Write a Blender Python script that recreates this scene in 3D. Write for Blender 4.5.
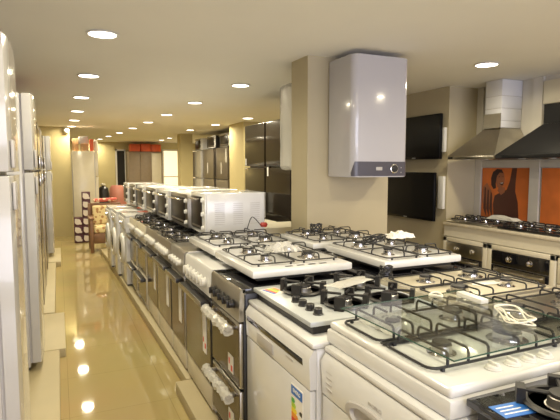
import bpy, bmesh, math, random
from mathutils import Vector, Matrix
random.seed(7)
for o in list(bpy.data.objects): bpy.data.objects.remove(o)
S = bpy.context.scene; COL = S.collection; PI = math.pi
# ------------------------------------------------------------------ camera, world, light, exposure
FPX = 490.0
phi = math.atan(43/FPX); th = math.atan(222/FPX*math.cos(phi))
cd = bpy.data.cameras.new('camera'); cam = bpy.data.objects.new('camera', cd); COL.objects.link(cam)
cd.sensor_width = 36; cd.lens = 36*FPX/560; cd.clip_start = .05; cd.clip_end = 100
cam.location = (0, 0, 1.5); cam.rotation_euler = (PI/2-phi, 0, -th)
S.camera = cam
S.view_settings.view_transform = 'Standard'; S.view_settings.look = 'None'
S.view_settings.gamma = 1; S.view_settings.exposure = 0.13
S.cycles.use_denoising = True; S.cycles.max_bounces = 8
S.cycles.sample_clamp_indirect = 6
W = bpy.data.worlds.new('world'); S.world = W; W.use_nodes = True
W.node_tree.nodes['Background'].inputs[0].default_value = (.80, .84, 1, 1)
W.node_tree.nodes['Background'].inputs[1].default_value = .6
LAMP_W = 15.0; LAMP_COL = (1, .885, .62)
def daylight(loc, rot, sx, sy, watt, col):      # daylight entering through the open shop front behind the camera
    l = bpy.data.lights.new('shopfront_daylight', 'AREA'); l.shape = 'RECTANGLE'; l.size = sx; l.size_y = sy
    l.energy = watt; l.color = col
    o = bpy.data.objects.new('shopfront_daylight', l); COL.objects.link(o); o.location = loc; o.rotation_euler = rot
daylight((1.6, -3.9, 1.45), (PI/2, 0, 0), 5.2, 2.0, 185, (.84, .84, 1))
# ------------------------------------------------------------------ materials
def mat(name, col, rough=.5, metal=0, var=0.0, scale=8, bump=0.0, coat=0, trans=0, spec=None, alpha=1):
    m = bpy.data.materials.new(name); m.use_nodes = True; nt = m.node_tree; b = nt.nodes['Principled BSDF']
    b.inputs['Base Color'].default_value = (*col, 1); b.inputs['Roughness'].default_value = rough
    b.inputs['Metallic'].default_value = metal; b.inputs['Coat Weight'].default_value = coat
    b.inputs['Transmission Weight'].default_value = trans; b.inputs['Alpha'].default_value = alpha
    if spec is not None: b.inputs['Specular IOR Level'].default_value = spec
    if var or bump:
        tc = nt.nodes.new('ShaderNodeTexCoord'); n = nt.nodes.new('ShaderNodeTexNoise')
        n.inputs['Scale'].default_value = scale; n.inputs['Detail'].default_value = 4
        nt.links.new(tc.outputs['Object'], n.inputs['Vector'])
    if var:
        r = nt.nodes.new('ShaderNodeValToRGB')
        r.color_ramp.elements[0].position = .3; r.color_ramp.elements[1].position = .7
        r.color_ramp.elements[0].color = (*[c*(1-var) for c in col], 1)
        r.color_ramp.elements[1].color = (*[min(1, c*(1+var)) for c in col], 1)
        nt.links.new(n.outputs['Fac'], r.inputs['Fac']); nt.links.new(r.outputs['Color'], b.inputs['Base Color'])
    if bump:
        bp = nt.nodes.new('ShaderNodeBump'); bp.inputs['Strength'].default_value = bump; bp.inputs['Distance'].default_value = .01
        nt.links.new(n.outputs['Fac'], bp.inputs['Height']); nt.links.new(bp.outputs['Normal'], b.inputs['Normal'])
    return m
def emis(name, col, s):
    m = bpy.data.materials.new(name); m.use_nodes = True; b = m.node_tree.nodes['Principled BSDF']
    b.inputs['Base Color'].default_value = (*col, 1); b.inputs['Emission Color'].default_value = (*col, 1)
    b.inputs['Emission Strength'].default_value = s; return m
M = dict(
 white=mat('white_enamel', (.67, .67, .67), .16, var=.02, coat=.3),
 fridge=mat('white_fridge_steel', (.52, .51, .50), .13, var=.02, coat=.4),
 cream=mat('cream_enamel', (.60, .55, .43), .22, var=.03),
 creampaint=mat('cream_board', (.66, .61, .49), .4, var=.03),
 plastic_w=mat('white_plastic', (.70, .69, .66), .35),
 grey_p=mat('grey_plastic', (.45, .43, .42), .4),
 steel=mat('brushed_steel', (.50, .47, .41), .28, 1, var=.025, scale=30),
 steel_d=mat('dull_steel', (.50, .48, .45), .38, .9, var=.06, scale=20),
 dish=mat('pale_steel_sheet', (.50, .53, .55), .3, .15, var=.03, scale=12),
 chrome=mat('chrome', (.75, .73, .7), .12, 1),
 iron=mat('black_cast_iron', (.016, .015, .016), .42, var=.2, scale=60),
 black=mat('black_plastic', (.018, .017, .018), .33),
 bglass=mat('black_glass', (.008, .008, .010), .04, coat=.6),
 brown=mat('dark_glass_reflected_brown', (.055, .038, .022), .12, coat=.4),  # dark oven glass; brown base colour imitates the yellow floor reflected in it
 brown_l=mat('bronze_reflection_glass', (.085, .06, .035), .14, .25),  # on oven doors this brown stands in for the floor's reflection
 inox_f=mat('grey_fridge_steel', (.25, .22, .19), .28, .7, var=.05, scale=14),
 dark_f=mat('dark_glossy_fridge', (.022, .017, .013), .10, .0),
 wall_w=mat('cream_wall_paint', (.46, .40, .27), .8, var=.02, scale=3),
 wall_y=mat('yellow_wall_paint', (.54, .46, .24), .75, var=.03, scale=3),
 ceil=mat('ceiling_paint', (.84, .82, .77), .85, var=.015, scale=1.5),
 board=mat('pale_wall_board', (.60, .57, .52), .5, var=.02),
 duct=mat('white_duct_sheet', (.66, .66, .68), .3),
 worktop=mat('cream_worktop', (.56, .50, .40), .35, var=.06, scale=40),
 plinth=mat('beige_plinth_tile', (.42, .35, .20), .5, var=.04, scale=4),
 plinth_e=mat('brown_plinth_end', (.22, .15, .11), .4),
 wood=mat('brown_wood', (.20, .10, .045), .4, var=.2, scale=9),
 wardrobe=mat('grey_brown_panel', (.26, .20, .14), .5, var=.05),
 orange=mat('orange_carton', (.62, .10, .03), .5, var=.15, scale=9),
 red=mat('dark_red_plastic', (.35, .03, .02), .35),
 pink=mat('salmon_plastic', (.55, .22, .17), .4),
 poster=mat('orange_poster_print', (.66, .17, .035), .35, var=.30, scale=2.2),
 pbrown=mat('poster_print_brown', (.10, .035, .022), .4),
 pskin=mat('poster_print_skin', (.36, .13, .06), .4, var=.15),
 phair=mat('poster_print_dark_brown', (.04, .015, .012), .4),
 pwhite=mat('poster_print_white', (.62, .56, .50), .4),
 paper=mat('white_paper', (.82, .80, .76), .7),
 blue=mat('blue_print', (.03, .16, .55), .4), green=mat('green_print', (.05, .42, .08), .4),
 yellow=mat('yellow_print', (.80, .65, .04), .4), lime=mat('lime_print', (.40, .60, .05), .4),
 oran=mat('orange_print', (.80, .30, .03), .4), redp=mat('red_print', (.65, .04, .03), .4),
 display=mat('smoked_display', (.05, .05, .06), .15),
 boilerp=mat('dark_grey_panel', (.075, .07, .09), .3),
 purple=mat('dark_purple_print', (.07, .018, .03), .4),
 wire=mat('white_cable_plastic', (.75, .72, .62), .4),
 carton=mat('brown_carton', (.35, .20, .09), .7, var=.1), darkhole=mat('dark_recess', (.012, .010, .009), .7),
)
LENS = emis('lamp_lens_glow', (1, .93, .78), 9.0)
def plastic_film():
    m = bpy.data.materials.new('clear_plastic_film'); m.use_nodes = True; nt = m.node_tree; nt.nodes.clear()
    out = nt.nodes.new('ShaderNodeOutputMaterial'); mx = nt.nodes.new('ShaderNodeMixShader')
    t = nt.nodes.new('ShaderNodeBsdfTransparent'); g = nt.nodes.new('ShaderNodeBsdfPrincipled')
    g.inputs['Base Color'].default_value = (.72, .71, .67, 1); g.inputs['Roughness'].default_value = .12
    lw = nt.nodes.new('ShaderNodeLayerWeight'); lw.inputs['Blend'].default_value = .45
    mr = nt.nodes.new('ShaderNodeMapRange'); mr.inputs['To Min'].default_value = .26; mr.inputs['To Max'].default_value = .9
    nt.links.new(lw.outputs['Facing'], mr.inputs['Value']); nt.links.new(mr.outputs[0], mx.inputs[0])
    nt.links.new(t.outputs[0], mx.inputs[1]); nt.links.new(g.outputs[0], mx.inputs[2]); nt.links.new(mx.outputs[0], out.inputs[0])
    return m
M['film'] = plastic_film()
def glass_pane():
    m = bpy.data.materials.new('clear_glass_sheet'); m.use_nodes = True; nt = m.node_tree; nt.nodes.clear()
    out = nt.nodes.new('ShaderNodeOutputMaterial'); mx = nt.nodes.new('ShaderNodeMixShader')
    t = nt.nodes.new('ShaderNodeBsdfTransparent'); t.inputs[0].default_value = (.93, .955, .93, 1)
    g = nt.nodes.new('ShaderNodeBsdfGlossy'); g.inputs['Roughness'].default_value = .03
    fr = nt.nodes.new('ShaderNodeLayerWeight'); fr.inputs['Blend'].default_value = .5; pw = nt.nodes.new('ShaderNodeMath'); pw.operation = 'POWER'; pw.inputs[1].default_value = 3.5
    nt.links.new(fr.outputs['Facing'], pw.inputs[0]); mm = nt.nodes.new('ShaderNodeMath'); mm.operation = 'MULTIPLY_ADD'; mm.inputs[1].default_value = .45; mm.inputs[2].default_value = .13
    nt.links.new(pw.outputs[0], mm.inputs[0]); nt.links.new(mm.outputs[0], mx.inputs[0]); nt.links.new(t.outputs[0], mx.inputs[1]); nt.links.new(g.outputs[0], mx.inputs[2])
    nt.links.new(mx.outputs[0], out.inputs[0]); return m
M['pane'] = glass_pane()
M['pane_edge'] = mat('green_glass_edge', (.02, .07, .05), .2)
def floor_mat():
    m = bpy.data.materials.new('beige_glossy_tile'); m.use_nodes = True; nt = m.node_tree; b = nt.nodes['Principled BSDF']
    tc = nt.nodes.new('ShaderNodeTexCoord'); mp = nt.nodes.new('ShaderNodeMapping')
    mp.inputs['Location'].default_value = (-.01, -.09, 0)
    br = nt.nodes.new('ShaderNodeTexBrick'); br.offset = 0; br.inputs['Scale'].default_value = 1
    br.inputs['Brick Width'].default_value = .6; br.inputs['Row Height'].default_value = .6
    br.inputs['Mortar Size'].default_value = .0025; br.inputs['Mortar Smooth'].default_value = .3
    br.inputs['Color1'].default_value = (.47, .375, .165, 1); br.inputs['Color2'].default_value = (.455, .36, .158, 1)
    br.inputs['Mortar'].default_value = (.35, .27, .12, 1)
    n = nt.nodes.new('ShaderNodeTexNoise'); n.inputs['Scale'].default_value = 1.2; n.inputs['Detail'].default_value = 5
    mx = nt.nodes.new('ShaderNodeMix'); mx.data_type = 'RGBA'; mx.blend_type = 'MULTIPLY'; mx.inputs[0].default_value = .25
    nt.links.new(tc.outputs['Object'], mp.inputs[0]); nt.links.new(mp.outputs[0], br.inputs[0]); nt.links.new(tc.outputs['Object'], n.inputs[0])
    nt.links.new(br.outputs['Color'], mx.inputs[6]); nt.links.new(n.outputs['Color'], mx.inputs[7]); nt.links.new(mx.outputs[2], b.inputs['Base Color'])
    b.inputs['Roughness'].default_value = .045
    return m
M['floor'] = floor_mat(); M['tvblack'] = mat('television_black', (.006, .006, .007), .3, spec=.2); M['hoodblack'] = mat('black_hood_enamel', (.008, .008, .009), .3, spec=.25); M['ovenglass'] = mat('dark_oven_glass', (.016, .012, .010), .3, spec=.35); M['boilerw'] = mat('boiler_white_enamel', (.47, .46, .49), .14, coat=.4)
def floral(name, base, c1, scale):
    m = bpy.data.materials.new(name); m.use_nodes = True; nt = m.node_tree; b = nt.nodes['Principled BSDF']
    tc = nt.nodes.new('ShaderNodeTexCoord'); v = nt.nodes.new('ShaderNodeTexVoronoi'); v.inputs['Scale'].default_value = scale
    r = nt.nodes.new('ShaderNodeValToRGB'); r.color_ramp.interpolation = 'CONSTANT'
    r.color_ramp.elements[0].color = (*c1, 1); r.color_ramp.elements[1].position = .38; r.color_ramp.elements[1].color = (*base, 1)
    nt.links.new(tc.outputs['Object'], v.inputs['Vector']); nt.links.new(v.outputs['Distance'], r.inputs[0]); nt.links.new(r.outputs[0], b.inputs['Base Color'])
    b.inputs['Roughness'].default_value = .8; return m
M['cushion'] = floral('floral_cream_fabric', (.70, .58, .32), (.40, .22, .10), 16)
M['redcloth'] = floral('red_floral_fabric', (.50, .10, .08), (.75, .55, .40), 14)
M['cartonp'] = floral('purple_and_white_print', (.10, .025, .045), (.78, .72, .62), 9)
# ------------------------------------------------------------------ mesh helpers
def box(bm, x0, x1, y0, y1, z0, z1, bev=0, seg=2):
    r = bmesh.ops.create_cube(bm, size=1); vs = r['verts']
    for v in vs: v.co = Vector(((x0+x1)/2+v.co.x*(x1-x0), (y0+y1)/2+v.co.y*(y1-y0), (z0+z1)/2+v.co.z*(z1-z0)))
    if bev:
        es = list({e for v in vs for e in v.link_edges})
        bmesh.ops.bevel(bm, geom=es, offset=min(bev, .45*min(abs(x1-x0), abs(y1-y0), abs(z1-z0))), segments=seg, profile=.5, affect='EDGES')
def lathe(bm, prof, c=(0, 0, 0), axis='z', n=20):
    c = Vector(c); rings = []
    for r, h in prof:
        ring = []
        for k in range(n):
            a = 2*PI*k/n; u, w = r*math.cos(a), r*math.sin(a)
            p = {'z': (u, w, h), 'y': (u, h, w), 'x': (h, u, w)}[axis]
            ring.append(bm.verts.new(c+Vector(p)))
        rings.append(ring)
    for a, b in zip(rings, rings[1:]):
        for k in range(n): bm.faces.new((a[k], a[(k+1) % n], b[(k+1) % n], b[k]))
    for ring in (rings[0], rings[-1]):
        try: bm.faces.new(ring)
        except ValueError: pass
def tube(bm, pts, r=.004, n=6, closed=False):
    pts = [Vector(p) for p in pts]; rings = []; N = len(pts)
    up = Vector((0, 0, 1))
    for i, p in enumerate(pts):
        a = pts[i-1] if (i > 0 or closed) else p; b = pts[(i+1) % N] if (i < N-1 or closed) else p
        t = (b-a)
        if t.length < 1e-9: t = Vector((1, 0, 0))
        t.normalize()
        ref = up if abs(t.z) < .95 else Vector((1, 0, 0))
        if i and not closed or rings:
            ref = last - t*last.dot(t)
            if ref.length < 1e-4: ref = up if abs(t.z) < .95 else Vector((1, 0, 0))
        s = t.cross(ref).normalized(); q = s.cross(t).normalized(); last = q
        rings.append([bm.verts.new(p+(s*math.cos(2*PI*k/n)+q*math.sin(2*PI*k/n))*r) for k in range(n)])
    for i in range(N if closed else N-1):
        a, b = rings[i], rings[(i+1) % N]
        for k in range(n): bm.faces.new((a[k], a[(k+1) % n], b[(k+1) % n], b[k]))
    if not closed: bm.faces.new(rings[0][::-1]); bm.faces.new(rings[-1])
def smoothpath(pts, it=2):
    pts = [Vector(p) for p in pts]
    for _ in range(it):
        q = [pts[0]]
        for a, b in zip(pts, pts[1:]): q += [a*.75+b*.25, a*.25+b*.75]
        pts = q+[pts[-1]]
    return pts
def prism(bm, poly, z0, z1, axis='z', bev=0):
    def P(u, v, h): return {'z': (u, v, h), 'x': (h, u, v), 'y': (u, h, v)}[axis]
    a = [bm.verts.new(P(u, v, z0)) for u, v in poly]; b = [bm.verts.new(P(u, v, z1)) for u, v in poly]
    fs = [bm.faces.new(a[::-1]), bm.faces.new(b)]
    for i in range(len(poly)):
        j = (i+1) % len(poly); fs.append(bm.faces.new((a[i], a[j], b[j], b[i])))
    if bev:
        es = list({e for f in fs[:2] for e in f.edges})
        bmesh.ops.bevel(bm, geom=es, offset=bev, segments=2, profile=.5, affect='EDGES')
def obj(name, bm, m, parent=None, kind=None, label=None, ang=38):
    bmesh.ops.recalc_face_normals(bm, faces=bm.faces)
    me = bpy.data.meshes.new(name); bm.to_mesh(me); bm.free()
    me.polygons.foreach_set('use_smooth', [True]*len(me.polygons)); me.set_sharp_from_angle(angle=math.radians(ang))
    me.materials.append(M[m] if isinstance(m, str) else m)
    o = bpy.data.objects.new(name, me); COL.objects.link(o)
    if parent: o.parent = parent
    if kind: o['kind'] = kind
    if label: o['label'] = label
    return o
class B:      # shorthand builder: B().box(...).put(name, mat, parent)
    def __init__(s): s.bm = bmesh.new()
    def box(s, *a, **k): box(s.bm, *a, **k); return s
    def lathe(s, *a, **k): lathe(s.bm, *a, **k); return s
    def tube(s, *a, **k): tube(s.bm, *a, **k); return s
    def prism(s, *a, **k): prism(s.bm, *a, **k); return s
    def put(s, name, m, parent=None, **k): return obj(name, s.bm, m, parent, **k)
def thing(name, label, cat, loc=(0, 0, 0), rz=0, group=None):
    o = bpy.data.objects.new(name, None); COL.objects.link(o); o.empty_display_size = .05
    o.location = loc; o.rotation_euler = (0, 0, rz); o['label'] = label; o['category'] = cat
    if group: o['group'] = group
    return o
def tag(o, label, cat, group=None):
    o['label'] = label; o['category'] = cat
    if group: o['group'] = group
    return o
def copy_tree(o, parent=None):
    c = o.copy(); COL.objects.link(c); c.parent = parent
    for ch in o.children: copy_tree(ch, c)
    return c
def text(s, size, m, parent, loc, rot, name='lettering', ext=.0006):
    cu = bpy.data.curves.new('t', 'FONT'); cu.body = s; cu.size = size; cu.extrude = ext; cu.align_x = 'CENTER'; cu.align_y = 'CENTER'
    to = bpy.data.objects.new('t', cu); COL.objects.link(to)
    bpy.context.view_layer.update()
    me = bpy.data.meshes.new_from_object(to.evaluated_get(bpy.context.evaluated_depsgraph_get()))
    bpy.data.objects.remove(to); me.materials.clear(); me.materials.append(M[m])
    o = bpy.data.objects.new(name, me); COL.objects.link(o); o.parent = parent; o.location = loc; o.rotation_euler = rot
    return o
FACE_X = -PI/2      # local front (-y) turned towards the aisle (-X)
# ------------------------------------------------------------------ setting
ZC = 2.35
def struct(name, b, m): return b.put(name, m, None, kind='structure')
struct('floor', B().box(-1.6, 5.2, -4.2, 20.4, -.1, 0), 'floor')
struct('ceiling', B().box(-1.6, 5.2, -4.2, 20.4, ZC, ZC+.12), 'ceil')
struct('wall_left', B().box(-1.75, -1.6, -4.2, 20.4, 0, ZC), 'wall_w')
struct('wall_right', B().box(4.21, 4.36, -4.2, 4.05, 0, ZC), 'board')
struct('wall_pier', B().box(3.79, 4.36, 4.05, 7.2, 0, ZC), 'wall_w')
struct('wall_far_right', B().box(4.6, 4.75, 7.2, 20.4, 0, ZC), 'wall_y')
struct('wall_back', B().box(1.78, 4.6, 17.62, 17.9, 0, ZC), 'wall_y')
struct('wall_partition', B().box(-1.6, .25, 11.45, 11.7, 0, ZC), 'wall_y')
struct('wall_back_left', B().box(.25, 1.78, 17.6, 17.9, 0, ZC), 'wall_y')
struct('wall_column_center', B().box(1.765, 2.53, 3.395, 3.68, 0, ZC), 'wall_w')
struct('wall_column_middle', B().box(3.2, 3.75, 8.75, 9.6, 0, ZC), 'wall_y')
struct('wall_column_far', B().box(2.88, 3.2, 12.6, 12.95, 0, ZC), 'wall_y')
# raised platforms the appliances stand on
struct('trim_1', B().prism([(.735, 3.16), (.66, 8.0), (.62, 9.0), (1.5, 9.0), (1.5, 3.16)], 0, .08, bev=.004), 'plinth')
struct('trim_2', B().box(.66, 1.5, -.3, 3.15, 0, .08, bev=.004), 'plinth')
struct('trim_3', B().box(-1.3, -.04, 1.0, 4.1, 0, .08, bev=.004), 'plinth')
struct('trim_4', B().box(-1.3, .005, 4.14, 5.2, 0, .07, bev=.004), 'plinth')
struct('trim_5', B().box(-1.3, -.08, 5.22, 8.0, 0, .075, bev=.004), 'plinth')
struct('trim_6', B().box(-1.3, -.01, 8.02, 9.4, 0, .08, bev=.004), 'plinth')
# board frames of the display wall on the right
struct('trim_7', B().box(4.18, 4.208, 3.965, 4.046, .93, ZC-.002).box(4.18, 4.208, 3.255, 3.36, .93, ZC-.002).box(4.185, 4.208, 3.36, 3.965, 1.495, 1.57).box(4.185, 4.208, 2.5, 3.255, 1.495, 1.57).box(4.18, 4.208, 2.38, 2.5, .93, ZC-.002), 'board')
# far door
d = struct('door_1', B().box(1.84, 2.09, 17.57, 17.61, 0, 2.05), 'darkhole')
B().box(1.79, 1.84, 17.55, 17.6, 0, 2.10).box(2.09, 2.12, 17.55, 17.6, 0, 2.10).box(1.79, 2.12, 17.55, 17.6, 2.05, 2.10).put('door_frame', 'plastic_w', d)
w = struct('window_1', B().box(3.3, 4.5, 17.0, 17.06, .7, 2.05), emis('lit_frosted_window', (1, .88, .60), .85))
B().box(3.26, 3.3, 16.97, 17.09, 0, 2.1).box(3.3, 4.5, 16.97, 17.09, 1.16, 1.19).box(3.3, 4.5, 16.97, 17.09, 2.05, 2.1).put('window_frame', 'board', w)
# ------------------------------------------------------------------ downlights
def make_light():
    t = thing('ceiling_downlight', '', 'ceiling light')
    B().lathe([(.088, 0), (.100, -.002), (.102, -.008), (.092, -.011), (.086, -.008), (.086, 0)], n=32).put('trim_ring', 'plastic_w', t)
    B().lathe([(.0, -.004), (.084, -.004), (.084, -.007), (.0, -.007)], n=32).put('lens', LENS, t)
    l = bpy.data.lights.new('downlight_lamp', 'AREA'); l.shape = 'DISK'; l.size = .16; l.energy = LAMP_W; l.color = LAMP_COL; l.spread = math.radians(170)
    lo = bpy.data.objects.new('downlight_lamp', l); COL.objects.link(lo); lo.parent = t; lo.location = (0, 0, -.016)
    return t
ordn = ['nearest', 'second', 'third', 'fourth', 'fifth', 'sixth', 'seventh', 'eighth', 'ninth', 'tenth']
rows = [('in the left row above the aisle', [(.29, 3.4), (.29, 4.97), (.29, 6.53), (.3, 8.15), (.3, 9.74), (.29, 11.2)]),
        ('in the middle row above the appliances', [(1.76, 4.9), (1.68, 6.45), (1.64, 8.1), (1.59, 9.6), (1.52, 11.2), (1.42, 12.8), (1.3, 14.35), (1.19, 15.93), (1.1, 17.3)]),
        ('in the right row beyond the column', [(3.04, 8.1), (2.91, 9.6), (2.79, 11.2), (3.0, 14.5), (3.0, 15.7)]),
        ('above the cooker hoods on the right', [(3.27, 3.08)])]
L0 = make_light(); first = True
for rn, ps in rows:
    for i, (x, y) in enumerate(ps):
        o = L0 if first else copy_tree(L0); first = False
        o.location = (x, y, ZC-.001)
        o['label'] = ('%s round ceiling downlight %s' % (ordn[i], rn)) if len(ps) > 1 else 'single round ceiling downlight '+rn
        o['group'] = 'round downlights in the ceiling'
# unseen lamps, added with fixtures of the same kind, behind and beside the camera
for i, (x, y) in enumerate([(.29, 1.8), (1.76, 1.4), (3.27, 1.5), (.29, .1), (1.8, -.3)]):
    o = copy_tree(L0); o.location = (x, y, ZC-.001); o['group'] = 'unseen downlights above the shop front'
    o['label'] = 'unseen round ceiling downlight above the shop front, ' + ('over the aisle before the nearest refrigerator', 'over the foreground hobs', 'over the drawer cabinet on the right', 'leftmost behind the camera', 'rightmost behind the camera')[i]

# ------------------------------------------------------------------ fridges
def curved_front(w, d0, d1, n=10):      # plan outline of a bowed door, front towards -y
    pts = [(w/2, d0), (-w/2, d0)]
    for k in range(n+1):
        u = -1+2*k/n; pts.append((u*w/2, -d1-(1-u*u)*.006+(.008 if k in (0, n) else 0)))
    return pts
def fridge(name, label, cat, loc, rz, Wd=.68, D=.66, H=1.95, split=1.39, m='fridge', handles=True, group=None, bow=True, gap='grey_p'):
    t = thing(name, label, cat, loc, rz, group)
    B().box(-Wd/2, Wd/2, -D/2+.075, D/2, .03, H, bev=.01).put('body', m, t)
    B().box(-Wd/2+.01, Wd/2-.01, -D/2+.062, -D/2+.075, .06, H-.01).put('door_seal', gap, t)
    f = B()
    for sx in (-1, 1):
        for sy in (-1, 1): f.lathe([(.018, 0), (.018, .03)], (sx*(Wd/2-.05), sy*(D/2-.1), 0), n=8)
    f.put('feet', 'black', t)
    for nm, z0, z1 in (('lower_door', .06, split-.008), ('upper_door', split+.008, H)):
        poly = curved_front(Wd, -D/2+.062, D/2) if bow else [(Wd/2, -D/2+.062), (-Wd/2, -D/2+.062), (-Wd/2, -D/2), (Wd/2, -D/2)]
        dr = B().prism(poly, z0, z1, bev=.008).put(nm, m, t)
        if handles:
            zc = split-.09 if nm == 'lower_door' else split+.09
            B().box(-Wd/2+.03, -Wd/2+.12, -D/2-.014, -D/2-.001, zc-.065, zc+.055, bev=.005).put('handle', 'grey_p' if m == 'fridge' else 'chrome', dr)
    return t
L = PI/2
fridge('refrigerator', 'tall white two-door refrigerator nearest on the left edge of the aisle', 'refrigerator', (-.512, 2.63, .081), L, .56, .66, 1.975, group='refrigerators along the left wall')
fridge('refrigerator', 'white two-door refrigerator second in the left row with a bowed front', 'refrigerator', (-.475, 4.02, .081), L, .62, .66, 1.91, group='refrigerators along the left wall')
fridge('refrigerator', 'bronze grey refrigerator behind the two near white ones', 'refrigerator', (-.51, 4.69, .071), L, .66, .64, 1.87, m='steel', bow=False, group='refrigerators along the left wall')
fridge('refrigerator', 'dark brown mirror-fronted refrigerator in the middle of the left row', 'refrigerator', (-.49, 5.62, .076), L, .66, .64, 1.86, m='brown_l', bow=False, group='refrigerators along the left wall')
fridge('refrigerator', 'brushed steel refrigerator with boxes on it in the left row', 'refrigerator', (-.49, 6.45, .076), L, .66, .64, 1.86, m='steel', bow=False, group='refrigerators along the left wall')
fridge('refrigerator', 'dark brown refrigerator just before the slim white one in the left row', 'refrigerator', (-.49, 7.5, .076), L, .70, .64, 1.84, m='brown_l', bow=False, group='refrigerators along the left wall')
fridge('refrigerator', 'slim white refrigerator farthest in the left row before the yellow partition', 'refrigerator', (-.42, 8.78, .081), L, .60, .64, 1.90, 1.36, group='refrigerators along the left wall')
tag(B().box(-.56, -.20, 5.45, 5.95, 1.938, 2.13, bev=.004).put('carton_box', 'red'), 'dark red box on the brown refrigerator in the left row', 'box')
# two white cartons of a tall fridge side beyond the partition
fridge('refrigerator', 'tall beige-white refrigerator standing with its blank side to the aisle, at the far end', 'refrigerator', (.525, 11.35, 0), L, .66, .50, 1.83, 1.3, m='cream', handles=False)
for k, (x0, x1, z0, z1, m, lb) in enumerate([(.47, .62, 1.832, 1.99, 'carton', 'brown carton on the beige refrigerator at the aisle end, lower left'), (.44, .62, 1.992, 2.14, 'grey_p', 'grey box topmost on the beige refrigerator at the aisle end'), (.31, .43, 1.832, 2.10, 'carton', 'upright brown carton at the left rear on the beige refrigerator')]):
    tag(B().box(x0-.02, x1-.02, 11.1+.05*k, 11.4+.05*k, z0, z1, bev=.003).put('carton_box', m), lb, 'box')
tag(B().box(.62, .695, 11.06, 11.16, 1.832, 2.08, bev=.004).put('carton_box', 'orange'), 'narrow orange carton on the beige refrigerator at the aisle end', 'box')
for (x, y, zz, lb) in ((.75, 11.2, 1.832, 'cream canister on the right edge of the beige refrigerator'),):
    tag(B().lathe([(.03, 0), (.045, .01), (.045, .2), (.025, .23), (.025, .25), (.0, .25)], (x-.0, y, zz), n=14).put('canister', 'creampaint'), lb, 'canister')
t = thing('security_camera', 'small white round camera on the corner of the yellow partition near the ceiling', 'camera', (.19, 11.38, 2.27))
B().lathe([(0, -.06), (.03, -.052), (.052, -.03), (.06, 0), (.052, .03), (.03, .05), (0, .055)], n=16).put('housing', 'plastic_w', t)
B().lathe([(.018, 0), (.018, .07)], (0, .0, 0), axis='y', n=10).put('bracket', 'plastic_w', t)
# patterned cartons
k = 0
for (x, rows_, n) in ((.325, 3, 'left'), (.485, 6, 'right')):
    for i in range(rows_):
        nm = 'purple and white patterned carton, %s of the %s stack before the beige refrigerator' % (('bottom', 'second', 'third', 'fourth', 'fifth')[i] if i < rows_-1 else 'top', n)
        b = B().box(x-.077, x+.077, 10.4, 10.62, .003+i*.168, .003+i*.168+.164, bev=.003).put('patterned_carton', 'purple')
        tag(b, nm, 'box', 'patterned cartons stacked at the aisle end')
        B().lathe([(.0, -.003), (.058, -.002), (.058, 0), (0, 0)], (x-.008, 10.4, .084+i*.168), axis='y', n=14).box(x-.06, x-.02, 10.397, 10.3998, .10+i*.168, .145+i*.168).box(x+.02, x+.065, 10.397, 10.3998, .03+i*.168, .07+i*.168).put('printed_panel', 'pwhite', b)
# armchair at the far end
def armchair(loc):
    t = thing('armchair', 'brown wooden armchair with cream floral cushions at the end of the aisle', 'armchair', loc, 0)
    for sx in (-1, 1):
        for y in (-.25, .25): B().box(sx*.26-.03, sx*.26+.03, y-.03, y+.03, 0, .58 if y < 0 else .84, bev=.006).put('leg', 'wood', t)
        B().box(sx*.26-.045, sx*.26+.045, -.30, .28, .58, .62, bev=.012).put('armrest', 'wood', t)
    B().box(-.23, .23, -.27, .26, .16, .34, bev=.01).put('seat_frame', 'wood', t)
    B().box(-.23, .23, .20, .26, .34, .84, bev=.01).put('back_frame', 'wood', t)
    B().box(-.22, .22, -.27, .18, .341, .46, bev=.03, seg=3).put('seat_cushion', 'cushion', t)
    B().box(-.22, .22, .07, .195, .461, .80, bev=.03, seg=3).put('back_cushion', 'cushion', t)
    return t
armchair((.76, 9.35, 0))
bm = bmesh.new(); box(bm, .56, .98, 9.52, 9.66, .868, .93, bev=.03, seg=3)
for v in bm.verts: v.co.z += .012*math.sin(v.co.x*40)
tag(obj('blanket', bm, 'redcloth'), 'red floral blanket folded over the armchair back', 'blanket')
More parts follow.
